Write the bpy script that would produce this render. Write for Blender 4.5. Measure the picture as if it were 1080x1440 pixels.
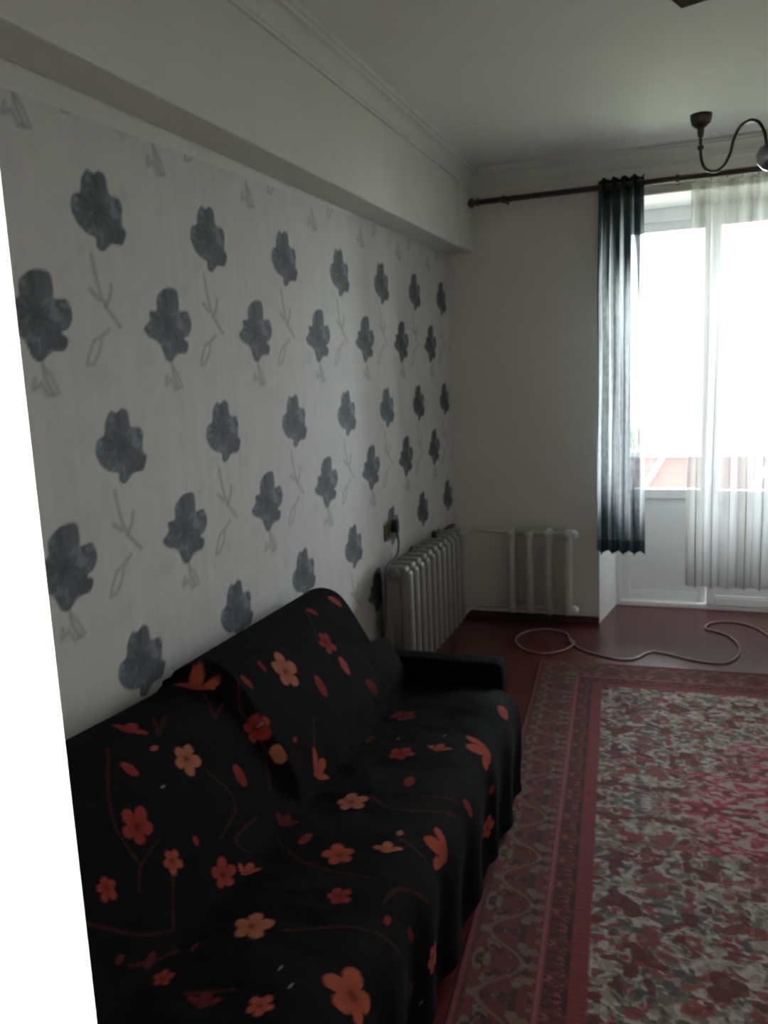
import bpy, bmesh, math, random
import numpy as np
from mathutils import Vector, Matrix

for o in list(bpy.data.objects):
    bpy.data.objects.remove(o)
C = bpy.context.scene.collection
SC = bpy.context.scene
rnd = random.Random(4)

# ------------------------------------------------------------------ camera
CAM = np.array([1.4662, 0.0, 1.62]); FPX = 1157.65
RV = np.array([0.937628, 0.344745, -0.044776])
UV = np.array([-0.014366, 0.167112, 0.985833])
WV = np.array([-0.347344, 0.923701, -0.161642])
cd = bpy.data.cameras.new('camera'); cam = bpy.data.objects.new('camera', cd); C.objects.link(cam)
cd.sensor_fit = 'VERTICAL'; cd.sensor_height = 24.0; cd.sensor_width = 18.0
cd.lens = FPX * 24.0 / 1440.0; cd.clip_start = 0.02
m = Matrix.Identity(4)
for i in range(3):
    m[i][0] = RV[i]; m[i][1] = UV[i]; m[i][2] = -WV[i]; m[i][3] = CAM[i]
cam.matrix_world = m
cd.dof.use_dof = True; cd.dof.focus_distance = 1.0; cd.dof.aperture_fstop = 6.0      # the photograph is softly out of focus
SC.camera = cam

def project(P):                      # world points -> photo pixels (1080 x 1440) and depth
    d = np.asarray(P) - CAM
    z = d @ WV
    return np.stack([540 + FPX * (d @ RV) / z, 720 - FPX * (d @ UV) / z], -1), z

# ------------------------------------------------------------------ world, exposure
world = bpy.data.worlds.new('overcast_sky'); SC.world = world; world.use_nodes = True
bg = world.node_tree.nodes['Background']
bg.inputs['Color'].default_value = (0.86, 0.935, 1.0, 1); bg.inputs['Strength'].default_value = 36.0
SC.view_settings.view_transform = 'Standard'; SC.view_settings.look = 'None'
SC.view_settings.gamma = 1.0; SC.view_settings.use_curve_mapping = False
SC.view_settings.exposure = 0.0

# ------------------------------------------------------------------ dimensions (metres)
D = 5.235; W = 3.55; H = 2.84; YN = 0.45        # far wall, right wall, ceiling, near wall
NX0, NX1, NXB0, NXB1, ND, NT = 0.938, 2.70, 1.006, 2.64, 0.467, 2.60   # window niche
BX, BZ = 0.158, 2.366                            # beam along the left wall

# portal that guides sky light through the opening
pl = bpy.data.lights.new('window_portal', 'AREA'); pl.shape = 'RECTANGLE'; pl.size = 1.62; pl.size_y = 1.8
pl.cycles.is_portal = True
po = bpy.data.objects.new('window_portal', pl); C.objects.link(po)
po.location = (1.82, D + ND + 0.12, 1.68); po.rotation_euler = (math.radians(-90), 0, 0)

# ------------------------------------------------------------------ helpers
def link(name, me, mat=None, parent=None):
    o = bpy.data.objects.new(name, me); C.objects.link(o)
    if mat is not None and not me.materials: me.materials.append(mat)
    if parent is not None: o.parent = parent
    return o

def empty(name, loc=(0, 0, 0)):
    o = bpy.data.objects.new(name, None); C.objects.link(o); o.location = loc; o.empty_display_size = 0.05
    return o

def tag(o, label, cat, group=None):
    o['label'] = label; o['category'] = cat
    if group: o['group'] = group
    return o

def struct(o):
    o['kind'] = 'structure'; return o

def mesh_of(bm, name, smooth=False):
    bmesh.ops.recalc_face_normals(bm, faces=bm.faces)
    me = bpy.data.meshes.new(name); bm.to_mesh(me); bm.free()
    if smooth:
        for p in me.polygons: p.use_smooth = True
    return me

def bm_box(bm, lo, hi, bev=0.0, seg=2):
    v = [bm.verts.new((x, y, z)) for x in (lo[0], hi[0]) for y in (lo[1], hi[1]) for z in (lo[2], hi[2])]
    fs = [bm.faces.new([v[i] for i in f]) for f in ((0, 1, 3, 2), (4, 6, 7, 5), (0, 4, 5, 1), (2, 3, 7, 6), (0, 2, 6, 4), (1, 5, 7, 3))]
    if bev > 0:
        es = list({e for f in fs for e in f.edges})
        bmesh.ops.bevel(bm, geom=es, offset=bev, segments=seg, affect='EDGES', profile=0.5)

def box(name, lo, hi, mat, parent=None, bev=0.0, seg=2, smooth=False):
    bm = bmesh.new(); bm_box(bm, lo, hi, bev, seg)
    return link(name, mesh_of(bm, name, smooth), mat, parent)

def frame(p, q):
    w = (q - p).normalized()
    a = Vector((0, 0, 1)) if abs(w.z) < 0.9 else Vector((1, 0, 0))
    u = w.cross(a).normalized(); return u, w.cross(u).normalized()

def bm_tube(bm, pts, r, seg=12):
    pts = [Vector(p) for p in pts]; n = len(pts)
    rs = r if isinstance(r, (list, tuple)) else [r] * n
    rings = []; u = None
    for i, p in enumerate(pts):
        t = (pts[min(i + 1, n - 1)] - pts[max(i - 1, 0)]).normalized()
        if u is None:
            a = Vector((0, 0, 1)) if abs(t.z) < 0.9 else Vector((1, 0, 0)); u = t.cross(a).normalized()
        else:
            u = (u - t * u.dot(t)).normalized()
        v = t.cross(u)
        rings.append([bm.verts.new(p + (u * math.cos(2 * math.pi * k / seg) + v * math.sin(2 * math.pi * k / seg)) * rs[i]) for k in range(seg)])
    for a, b in zip(rings, rings[1:]):
        for k in range(seg):
            bm.faces.new((a[k], a[(k + 1) % seg], b[(k + 1) % seg], b[k]))
    bm.faces.new(rings[0][::-1]); bm.faces.new(rings[-1])

def tube(name, pts, r, mat, parent=None, seg=12):
    bm = bmesh.new(); bm_tube(bm, pts, r, seg)
    return link(name, mesh_of(bm, name, True), mat, parent)

def bm_lathe(bm, prof, c=(0, 0, 0), seg=24, axis='Z'):
    rings = []
    for r, z in prof:
        ring = []
        for k in range(seg):
            a = 2 * math.pi * k / seg; x, y = r * math.cos(a), r * math.sin(a)
            q = (x, y, z) if axis == 'Z' else ((z, x, y) if axis == 'X' else (x, z, y))
            ring.append(bm.verts.new((c[0] + q[0], c[1] + q[1], c[2] + q[2])))
        rings.append(ring)
    for a, b in zip(rings, rings[1:]):
        for k in range(seg): bm.faces.new((a[k], a[(k + 1) % seg], b[(k + 1) % seg], b[k]))
    bm.faces.new(rings[0][::-1]); bm.faces.new(rings[-1])

def lathe(name, prof, mat, parent=None, c=(0, 0, 0), seg=24, axis='Z'):
    bm = bmesh.new(); bm_lathe(bm, prof, c, seg, axis)
    return link(name, mesh_of(bm, name, True), mat, parent)

def spline(pts, n=10):
    P = [np.array(p, float) for p in pts]; P = [2 * P[0] - P[1]] + P + [2 * P[-1] - P[-2]]
    out = []
    for i in range(1, len(P) - 2):
        for k in range(n):
            t = k / n; a, b, c, d = P[i - 1], P[i], P[i + 1], P[i + 2]
            out.append(0.5 * (2 * b + (c - a) * t + (2 * a - 5 * b + 4 * c - d) * t * t + (3 * b - a - 3 * c + d) * t ** 3))
    out.append(P[-2]); return [tuple(map(float, p)) for p in out]

def grid_mesh(name, P, col=None, smooth=True, keep=None):
    """P: (n, m, 3) array of points -> quad grid, with optional linear colours (n, m, 3)."""
    n, mm = P.shape[:2]; idx = np.arange(n * mm).reshape(n, mm)
    q = np.stack([idx[:-1, :-1], idx[1:, :-1], idx[1:, 1:], idx[:-1, 1:]], -1).reshape(-1, 4)
    if keep is not None: q = q[keep[:-1, :-1].ravel()]
    me = bpy.data.meshes.new(name)
    me.vertices.add(n * mm); me.vertices.foreach_set('co', np.ascontiguousarray(P, np.float32).ravel())
    me.loops.add(q.size); me.loops.foreach_set('vertex_index', q.astype(np.int32).ravel())
    me.polygons.add(len(q)); me.polygons.foreach_set('loop_start', np.arange(0, q.size, 4, dtype=np.int32))
    if smooth: me.polygons.foreach_set('use_smooth', np.ones(len(q), bool))
    me.update(calc_edges=True)
    if col is not None:
        a = me.color_attributes.new('print', 'FLOAT_COLOR', 'POINT')
        c = np.concatenate([col.reshape(-1, 3), np.ones((n * mm, 1))], 1)
        a.data.foreach_set('color', c.astype(np.float32).ravel())
    return me

def vnoise(x, y, seed=0):
    """smooth value noise 0..1 on arrays"""
    xi = np.floor(x).astype(np.int64); yi = np.floor(y).astype(np.int64); fx = x - xi; fy = y - yi
    fx = fx * fx * (3 - 2 * fx); fy = fy * fy * (3 - 2 * fy)
    def hsh(a, b):
        h = (a * 374761393 + b * 668265263 + seed * 974634977) & 0x7fffffff
        h = ((h ^ (h >> 13)) * 1274126177) & 0x7fffffff
        return ((h ^ (h >> 16)) & 0xffff) / 65535.0
    return (hsh(xi, yi) * (1 - fx) + hsh(xi + 1, yi) * fx) * (1 - fy) + (hsh(xi, yi + 1) * (1 - fx) + hsh(xi + 1, yi + 1) * fx) * fy

def fbm(x, y, seed=0, o=3):
    s = 0; a = 0.5; t = 0
    for k in range(o):
        s = s + a * vnoise(x * 2 ** k, y * 2 ** k, seed + k); t += a; a *= 0.5
    return s / t

def sstep(e0, e1, x):
    t = np.clip((x - e0) / (e1 - e0), 0, 1); return t * t * (3 - 2 * t)

def mixc(c, col, mk):
    return c * (1 - mk[..., None]) + np.asarray(col) * mk[..., None]

# ------------------------------------------------------------------ materials
def material(name, col=(0.8, 0.8, 0.8), rough=0.6, metal=0.0, spec=0.5, noise=0.0, nscale=30.0, bump=0.0, bscale=200.0, attr=None, sheen=0.0):
    mt = bpy.data.materials.new(name); mt.use_nodes = True
    nt = mt.node_tree; b = nt.nodes['Principled BSDF']
    b.inputs['Roughness'].default_value = rough; b.inputs['Metallic'].default_value = metal
    b.inputs['Specular IOR Level'].default_value = spec; b.inputs['Sheen Weight'].default_value = sheen
    tc = nt.nodes.new('ShaderNodeTexCoord')
    if attr:
        src = nt.nodes.new('ShaderNodeVertexColor'); src.layer_name = attr; out = src.outputs['Color']
    else:
        src = nt.nodes.new('ShaderNodeRGB'); src.outputs[0].default_value = (*col, 1); out = src.outputs[0]
    if noise > 0:
        nz = nt.nodes.new('ShaderNodeTexNoise'); nz.inputs['Scale'].default_value = nscale; nz.inputs['Detail'].default_value = 4
        nt.links.new(tc.outputs['Object'], nz.inputs['Vector'])
        mr = nt.nodes.new('ShaderNodeMapRange'); mr.inputs['To Min'].default_value = 1 - noise; mr.inputs['To Max'].default_value = 1 + noise
        nt.links.new(nz.outputs['Fac'], mr.inputs['Value'])
        mx = nt.nodes.new('ShaderNodeVectorMath'); mx.operation = 'SCALE'
        nt.links.new(out, mx.inputs[0]); nt.links.new(mr.outputs['Result'], mx.inputs['Scale']); out = mx.outputs[0]
    nt.links.new(out, b.inputs['Base Color'])
    if bump > 0:
        nb = nt.nodes.new('ShaderNodeTexNoise'); nb.inputs['Scale'].default_value = bscale; nb.inputs['Detail'].default_value = 3
        nt.links.new(tc.outputs['Object'], nb.inputs['Vector'])
        bp = nt.nodes.new('ShaderNodeBump'); bp.inputs['Strength'].default_value = bump; bp.inputs['Distance'].default_value = 0.004
        nt.links.new(nb.outputs['Fac'], bp.inputs['Height']); nt.links.new(bp.outputs['Normal'], b.inputs['Normal'])
    return mt

def cloth(name, attr, trans=0.5, clear=0.0):
    """thin curtain cloth: diffuse + translucent, with an open weave that lets some light straight through"""
    mt = bpy.data.materials.new(name); mt.use_nodes = True; nt = mt.node_tree; nt.nodes.clear()
    out = nt.nodes.new('ShaderNodeOutputMaterial')
    vc = nt.nodes.new('ShaderNodeVertexColor'); vc.layer_name = attr
    d = nt.nodes.new('ShaderNodeBsdfDiffuse'); t = nt.nodes.new('ShaderNodeBsdfTranslucent'); tr = nt.nodes.new('ShaderNodeBsdfTransparent')
    nt.links.new(vc.outputs['Color'], d.inputs['Color']); nt.links.new(vc.outputs['Color'], t.inputs['Color'])
    m1 = nt.nodes.new('ShaderNodeMixShader'); m1.inputs[0].default_value = trans
    nt.links.new(d.outputs[0], m1.inputs[1]); nt.links.new(t.outputs[0], m1.inputs[2])
    m2 = nt.nodes.new('ShaderNodeMixShader')
    if clear > 0:
        mu = nt.nodes.new('ShaderNodeMath'); mu.operation = 'MULTIPLY'; mu.inputs[1].default_value = clear
        sp = nt.nodes.new('ShaderNodeSeparateColor'); nt.links.new(vc.outputs['Color'], sp.inputs[0])
        nt.links.new(sp.outputs[1], mu.inputs[0]); nt.links.new(mu.outputs[0], m2.inputs[0])
    else:
        m2.inputs[0].default_value = 0
    nt.links.new(m1.outputs[0], m2.inputs[1]); nt.links.new(tr.outputs[0], m2.inputs[2])
    nt.links.new(m2.outputs[0], out.inputs['Surface'])
    return mt

def glass_mat():
    mt = bpy.data.materials.new('window_glass'); mt.use_nodes = True; nt = mt.node_tree; nt.nodes.clear()
    out = nt.nodes.new('ShaderNodeOutputMaterial'); tr = nt.nodes.new('ShaderNodeBsdfTransparent'); gl = nt.nodes.new('ShaderNodeBsdfGlossy')
    tr.inputs['Color'].default_value = (0.95, 0.97, 0.96, 1); gl.inputs['Roughness'].default_value = 0.02
    fr = nt.nodes.new('ShaderNodeFresnel'); fr.inputs['IOR'].default_value = 1.45
    mx = nt.nodes.new('ShaderNodeMixShader')
    nt.links.new(fr.outputs[0], mx.inputs[0]); nt.links.new(tr.outputs[0], mx.inputs[1]); nt.links.new(gl.outputs[0], mx.inputs[2])
    nt.links.new(mx.outputs[0], out.inputs['Surface']); return mt

M = dict(
    plaster=material('white_plaster', (0.70, 0.69, 0.65), 0.85, noise=0.05, nscale=6, bump=0.05, bscale=60),
    ceiling=material('ceiling_whitewash', (0.78, 0.77, 0.73), 0.9, noise=0.05, nscale=3),
    farwall=material('beige_wall_paper', (0.76, 0.73, 0.68), 0.8, noise=0.05, nscale=10, bump=0.08, bscale=120),
    paper=material('flower_wallpaper', attr='print', rough=0.75, noise=0.05, nscale=25, bump=0.10, bscale=180),
    white=material('white_gloss_paint', (0.90, 0.905, 0.91), 0.35, noise=0.03, nscale=12),
    reveal=material('white_reveal_paint', (0.88, 0.88, 0.87), 0.6, noise=0.03, nscale=8),
    floor=material('red_brown_floor_paint', (0.098, 0.015, 0.016), 0.25, noise=0.15, nscale=7, bump=0.03, bscale=30),
    skirting=material('dark_skirting_paint', (0.05, 0.022, 0.02), 0.4),
    rug=material('rug_pile', attr='print', rough=0.95, spec=0.1, noise=0.22, nscale=160, bump=0.5, bscale=350, sheen=0.12),
    throw=material('floral_throw_cloth', attr='print', rough=0.9, spec=0.08, bump=0.15, bscale=300),
    black=material('black_upholstery', (0.004, 0.0035, 0.0035), 0.9, spec=0.05, bump=0.15, bscale=250),
    legwood=material('dark_leg_wood', (0.03, 0.018, 0.012), 0.5),
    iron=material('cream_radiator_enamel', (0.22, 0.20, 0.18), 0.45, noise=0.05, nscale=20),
    irongrey=material('old_cream_radiator_enamel', (0.52, 0.50, 0.45), 0.5, noise=0.08, nscale=15),
    brass=material('tarnished_bronze', (0.10, 0.085, 0.06), 0.35, metal=0.8),
    steel=material('brushed_steel', (0.45, 0.48, 0.50), 0.28, metal=1.0),
    rodwood=material('dark_brown_rod_wood', (0.065, 0.035, 0.02), 0.4, noise=0.2, nscale=30),
    boardwood=material('matte_dark_board', (0.05, 0.03, 0.018), 0.9, spec=0.08, noise=0.2, nscale=30),
    socket=material('yellowed_socket_plastic', (0.22, 0.17, 0.09), 0.4),
    blackplastic=material('black_plastic', (0.015, 0.016, 0.018), 0.4),
    cordblue=material('dark_grey_cord', (0.05, 0.06, 0.075), 0.5),
    hose=material('pale_cable_sheath', (0.30, 0.23, 0.21), 0.45),
    pale=cloth('sheer_curtain_cloth', 'print', 0.40, 0.55),
    dip=cloth('dip_dyed_curtain_cloth', 'print', 0.42, 0.22),
    glass=glass_mat(),
    concrete=material('balcony_concrete', (0.42, 0.40, 0.37), 0.9, noise=0.1, nscale=5),
    parapet=material('pink_parapet_paint', (0.148, 0.088, 0.082), 0.9, spec=0.1, noise=0.08, nscale=5),
    ground=material('outdoor_ground', (0.24, 0.25, 0.15), 0.95, noise=0.2, nscale=0.3),
)

# ------------------------------------------------------------------ room shell
struct(box('floor', (-0.2, -1.8, -0.12), (W + 0.2, D + ND + 0.08, 0), M['floor']))
struct(box('ceiling', (-0.2, -1.8, H), (W + 0.2, D + 0.7, H + 0.15), M['ceiling']))
wl = struct(box('wall_left', (-0.2, -1.8, 0), (0, D + 0.7, H), M['plaster']))
struct(box('wall_right', (W, -1.8, 0), (W + 0.2, D + 0.7, H), M['plaster']))

# far wall with the splayed balcony-door niche
wf = struct(box('wall_far', (0, D, 0), (NX0, D + 0.7, H), M['farwall']))
struct(box('wall_far_side', (NX1, D, 0), (W, D + 0.7, H), M['farwall']))
struct(box('wall_far_lintel', (NX0, D, NT), (NX1, D + 0.7, H), M['farwall']))
def prism(name, poly, z0, z1, mat, parent=None):
    bm = bmesh.new(); a = [bm.verts.new((x, y, z0)) for x, y in poly]; b = [bm.verts.new((x, y, z1)) for x, y in poly]
    bm.faces.new(a[::-1]); bm.faces.new(b); n = len(poly)
    for i in range(n): bm.faces.new((a[i], a[(i + 1) % n], b[(i + 1) % n], b[i]))
    return link(name, mesh_of(bm, name), mat, parent)
prism('reveal', [(NX0, D - 0.001), (NXB0, D + ND), (NXB0, D + 0.69), (NX0, D + 0.69)], 0, NT, M['reveal'], wf)
prism('reveal', [(NX1, D - 0.001), (NXB1, D + ND), (NXB1, D + 0.69), (NX1, D + 0.69)], 0, NT, M['reveal'], wf)
box('reveal', (NX0, D - 0.001, NT - 0.012), (NX1, D + 0.69, NT), M['reveal'], wf)

# near wall with the hall doorway, and the hall behind it
DX0, DX1, DZ = 1.037, 1.95, 2.12; DY0 = 0.10
wn = struct(box('wall_near', (0, DY0, 0), (DX0 - 0.03, YN, H), M['plaster']))
struct(box('wall_near_side', (DX1 + 0.03, DY0, 0), (W, YN, H), M['plaster']))
struct(box('wall_near_lintel', (DX0 - 0.03, DY0, DZ + 0.03), (DX1 + 0.03, YN, H), M['plaster']))
struct(box('wall_hall_back', (0, -1.8, 0), (W, -1.6, H), M['plaster']))
df = struct(empty('door_3', (DX0, YN, 0)))
for nm, lo, hi in (('jamb', (DX0 - 0.03, DY0 - 0.004, 0), (DX0, YN + 0.004, DZ)), ('jamb', (DX1, DY0 - 0.004, 0), (DX1 + 0.03, YN + 0.004, DZ)),
                   ('head', (DX0 - 0.03, DY0 - 0.004, DZ), (DX1 + 0.03, YN + 0.004, DZ + 0.03))):
    o = box(nm, lo, hi, M['white'], df, 0.004); o.location = -df.location

# beam under the ceiling along the left wall
beam = struct(box('trim_3', (0, YN, BZ), (BX, D, H), M['plaster'], None, 0.006)); beam['label'] = 'plastered beam boxed out above the flowered wallpaper'
box('beam_end', (0.001, D - 0.27, BZ + 0.003), (BX + 0.012, D - 0.001, H), M['plaster'], beam, 0.008)

# cornices: coved profile (offset from wall, height)
prof = [(0, 2.742), (0.012, 2.742), (0.014, 2.752), (0.020, 2.756)]
for k in range(9):
    a = k / 8 * math.pi / 2; prof.append((0.020 + 0.046 * (1 - math.cos(a)), 2.760 + 0.050 * math.sin(a)))
prof += [(0.072, 2.812), (0.074, 2.822), (0.088, 2.824), (0.090, H), (0, H)]
def cornice(name, kind):
    bm = bmesh.new(); A = []; B = []
    for o_, z in prof:
        if kind == 'left': A.append((BX + o_, YN, z)); B.append((BX + o_, D - o_, z))
        else: A.append((BX + o_, D - o_, z)); B.append((W, D - o_, z))
    a = [bm.verts.new(p) for p in A]; b = [bm.verts.new(p) for p in B]
    for i in range(len(prof) - 1): bm.faces.new((a[i], a[i + 1], b[i + 1], b[i]))
    bm.faces.new(a); bm.faces.new(b[::-1])
    return struct(link(name, mesh_of(bm, name), M['plaster']))
cornice('trim_1', 'left'); cornice('trim_2', 'far')

# skirting
struct(box('baseboard_far', (0.0, D - 0.014, 0), (NX0, D, 0.045), M['skirting'], None, 0.003))

# ------------------------------------------------------------------ wallpaper (flat print on the left wall)
Y0, PY, Z0, PZ, DB = 1.8703, 0.534, 2.0849, 0.3092, 0.0273
def poly_sd(px, py, poly):
    """signed distance to polygon (negative inside) on arrays"""
    P = np.array(poly); d = np.full(px.shape, 1e9); ins = np.zeros(px.shape, bool)
    for (ax, ay), (bx, by) in zip(P, np.roll(P, -1, 0)):
        ex, ey = bx - ax, by - ay; wx, wy = px - ax, py - ay
        t = np.clip((wx * ex + wy * ey) / (ex * ex + ey * ey + 1e-12), 0, 1)
        d = np.minimum(d, (wx - ex * t) ** 2 + (wy - ey * t) ** 2)
        c = ((ay > py) != (by > py)) & (px < (bx - ax) * (py - ay) / (by - ay + 1e-12) + ax); ins ^= c
    d = np.sqrt(d); return np.where(ins, -d, d)
def seg_d(px, py, pts):
    d = np.full(px.shape, 1e9)
    for (ax, ay), (bx, by) in zip(pts, pts[1:]):
        ex, ey = bx - ax, by - ay; wx, wy = px - ax, py - ay
        t = np.clip((wx * ex + wy * ey) / (ex * ex + ey * ey + 1e-12), 0, 1)
        d = np.minimum(d, np.hypot(wx - ex * t, wy - ey * t))
    return d
def unproj(pts, cx, cy, sx, sy, sh, lean=0.1):
    return [((x - lean * (y - cy) - cx) / sx, -(y - cy - sh * (x - cx)) / sy) for x, y in pts]
TA = lambda p: unproj(p, 440, 310, 1136, 1696, 0.22)
TB = lambda p: unproj(p, 737, 816, 893, 1502, 0.075)
def rounded(P):
    P = [P[-1]] + list(P) + [P[0], P[1]]
    S = spline(P, 4); return S[4:-4 - 4 + 3]
FA = rounded(TA([(385, 135), (415, 152), (440, 138), (470, 165), (485, 235), (530, 255), (550, 290), (548, 345), (552, 380), (570, 410), (550, 465), (500, 460), (460, 490), (430, 470), (425, 430), (380, 405), (340, 360), (315, 295), (325, 245), (355, 235), (360, 180)]))
FB = rounded(TB([(740, 655), (775, 665), (785, 720), (790, 755), (830, 760), (848, 820), (835, 865), (812, 880), (835, 905), (825, 945), (785, 950), (755, 980), (730, 970), (710, 920), (690, 890), (650, 865), (632, 830), (655, 800), (655, 760), (685, 755), (685, 700), (710, 665)]))
STA = [TA([(405, 505), (425, 600), (450, 690), (480, 750), (540, 835)]), TA([(498, 645), (490, 700), (468, 735)]), TA([(400, 655), (440, 700)])]
LOOPA = TA([(490, 838), (455, 862), (415, 880), (395, 930), (385, 975), (415, 978), (440, 935), (452, 880)])
STB = [TB([(755, 985), (765, 1040), (790, 1100)])]
LOOPB = TB([(760, 1000), (785, 1040), (808, 1100), (775, 1105), (755, 1060), (730, 1080), (735, 1040)])
LEAFA = [TA([(340, 430), (400, 440), (370, 490), (335, 480)]), TA([(505, 235), (540, 190), (580, 225), (555, 265)]), TA([(660, 60), (700, 30), (750, 45), (755, 110), (745, 160), (705, 110), (670, 90)])]
LEAFB = [TB([(640, 900), (690, 930), (690, 980), (630, 1000), (595, 975)]), TB([(795, 650), (830, 620), (840, 660), (800, 700)])]
def paper_print(y, z):
    base = np.ones(y.shape + (3,)) * np.array([0.625, 0.597, 0.585])
    streak = fbm(y * 55, z * 3, 3) - 0.5; mott = fbm(y * 14, z * 14, 9) - 0.5
    base = base * (1 + 0.10 * streak + 0.08 * mott)[..., None]
    for (F, ST, LP, LF, oy, oz, cx, cz) in ((FA, STA, LOOPA, LEAFA, 0, 0, 0, 0), (FB, STB, LOOPB, LEAFB, PY / 2, PZ - DB, 0, 0)):
        ly0 = (y - Y0 + oy); lz0 = (z - Z0 + oz)
        for dy in (-1, 0, 1):                      # each motif may cross its own cell edge
            for dz in (-1, 0, 1):
                ly = np.mod(ly0 + PY / 2, PY) - PY / 2 + dy * PY
                lz = np.mod(lz0 + PZ, 2 * PZ) - PZ + dz * 2 * PZ
                sel = (np.abs(ly) < 0.36) & (np.abs(lz) < 0.46)
                if not sel.any(): continue
                a = ly[sel]; b = lz[sel]; c = base[sel]
                for L in LF:
                    c = mixc(c, (0.55, 0.545, 0.53), 0.55 * sstep(0.006, -0.004, poly_sd(a, b, L)))
                for S in ST:
                    c = mixc(c, (0.33, 0.325, 0.315), 0.7 * sstep(0.011, 0.004, seg_d(a, b, S)))
                c = mixc(c, (0.33, 0.325, 0.315), 0.65 * sstep(0.009, 0.003, seg_d(a, b, LP)))
                sd = poly_sd(a, b, F)
                mk = sstep(0.004, -0.003, sd) * ((z[sel] - b) < 2.25)
                th = np.arctan2(b, a); r = np.hypot(a, b)
                petal = 0.5 + 0.5 * np.cos(th * 5 + 1.0) ; vein = fbm(th * 5, r * 22, 21)
                lum = 0.74 + 0.75 * (vein - 0.5) + 0.22 * petal * sstep(0.02, 0.07, r) + 0.75 * sstep(0.56, 0.75, fbm(a * 34 + 7, b * 34, 5))
                lum = lum * (0.70 + 0.30 * sstep(0.0, 0.035, r))
                fc = np.array([0.120, 0.138, 0.152]) * lum[:, None]
                c = c * (1 - mk[:, None]) + fc * mk[:, None]
                base[sel] = c
    return base
ny, nz = 760, 400
yy = np.linspace(YN, D - 0.001, ny)[:, None] * np.ones((1, nz))
top = np.interp(yy[:, :1], [YN, 1.6, 4.0, D], [2.27, 2.302, 2.362, 2.366])
zz = np.linspace(0, 1, nz)[None, :] * top
P = np.stack([np.full_like(yy, 0.003), yy, zz], -1)
wp = link('wallpaper', grid_mesh('wallpaper', P, paper_print(yy, zz), smooth=False), M['paper'], wl)
wp['label'] = 'pale wallpaper with slate grey blossoms on thin stems'

# ------------------------------------------------------------------ balcony doors in the niche
YB = D + ND
# the middle leaf overlaps its neighbours on the room side
def door_leaf(name, x0, x1, y, label):
    e = struct(empty(name, (x0, y, 0))); e['label'] = label
    def bx(nm, lo, hi, mat, par=e, bev=0.006):
        o = box(nm, (lo[0] - x0, lo[1] - y, lo[2]), (hi[0] - x0, hi[1] - y, hi[2]), mat, par, bev); return o
    t = 0.05; zt = NT - 0.09
    bx('stile', (x0, y, 0.03), (x0 + 0.055, y + t, zt), M['white']); bx('stile', (x1 - 0.055, y, 0.03), (x1, y + t, zt), M['white'])
    bx('bottom_rail', (x0 + 0.055, y, 0.03), (x1 - 0.055, y + t, 0.085), M['white'])
    bx('middle_rail', (x0 + 0.055, y - 0.004, 0.735), (x1 - 0.055, y + t, 0.80), M['white'])
    bx('top_rail', (x0 + 0.055, y, zt - 0.06), (x1 - 0.055, y + t, zt), M['white'])
    bx('panel', (x0 + 0.05, y + 0.014, 0.08), (x1 - 0.05, y + 0.034, 0.74), M['white'], e, 0.003)
    bx('bead', (x0 + 0.055, y + 0.002, 0.085), (x1 - 0.055, y + 0.016, 0.098), M['white'], e, 0.003)
    bx('pane', (x0 + 0.05, y + 0.022, 0.79), (x1 - 0.05, y + 0.027, zt - 0.055), M['glass'], e, 0)
    return e
door_leaf('door_1', NXB0 + 0.03, 1.588, YB + 0.034, 'white glazed balcony door leaf with solid lower panel')
door_leaf('door_2', 1.580, 2.13, YB - 0.02, 'white glazed balcony door leaf behind the sheer curtain')
door_leaf('window_1', 2.122, NXB1 - 0.03, YB + 0.034, 'white glazed leaf beside the balcony doors')
fr = struct(empty('window_2', (NXB0, YB, 0))); fr['label'] = 'white frame around the balcony doors'
for nm, lo, hi in (('frame_post', (NXB0, YB - 0.005, 0), (NXB0 + 0.03, YB + 0.10, NT - 0.012)), ('frame_post', (NXB1 - 0.03, YB - 0.005, 0), (NXB1, YB + 0.10, NT - 0.012)),
                   ('frame_head', (NXB0 + 0.03, YB - 0.005, NT - 0.09), (NXB1 - 0.03, YB + 0.10, NT - 0.012)), ('threshold', (NXB0 + 0.03, YB - 0.012, 0), (NXB1 - 0.03, YB + 0.10, 0.032))):
    o = box(nm, lo, hi, M['white'], fr, 0.004); o.location = -fr.location

# balcony and ground outside
struct(box('floor_balcony', (-0.6, D + 0.7, -0.2), (W + 0.6, 6.95, -0.03), M['concrete']))
bp_ = empty('balcony_parapet', (1.5, 6.85, 0)); tag(bp_, 'pinkish balcony parapet with white slanted braces outside the glazed doors', 'parapet')
def pb(nm, lo, hi, mat, bev=0.01):
    o = box(nm, lo, hi, mat, bp_, bev); o.location = -bp_.location
pb('panel', (-0.6, 6.85, -0.03), (W + 0.6, 6.92, 0.90), M['parapet'])
pb('handrail', (-0.6, 6.82, 0.90), (W + 0.6, 6.95, 0.95), M['white'])
for k in range(5):
    x = 0.72 + k * 0.8
    o = tube('brace', [(x, 6.835, -0.03), (x + 0.55, 6.835, 0.90)], 0.018, M['white'], bp_, 8); o.location = -bp_.location
struct(box('ground_outside', (-60, 7.5, -7.2), (60, 120, -7.0), M['ground']))

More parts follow.
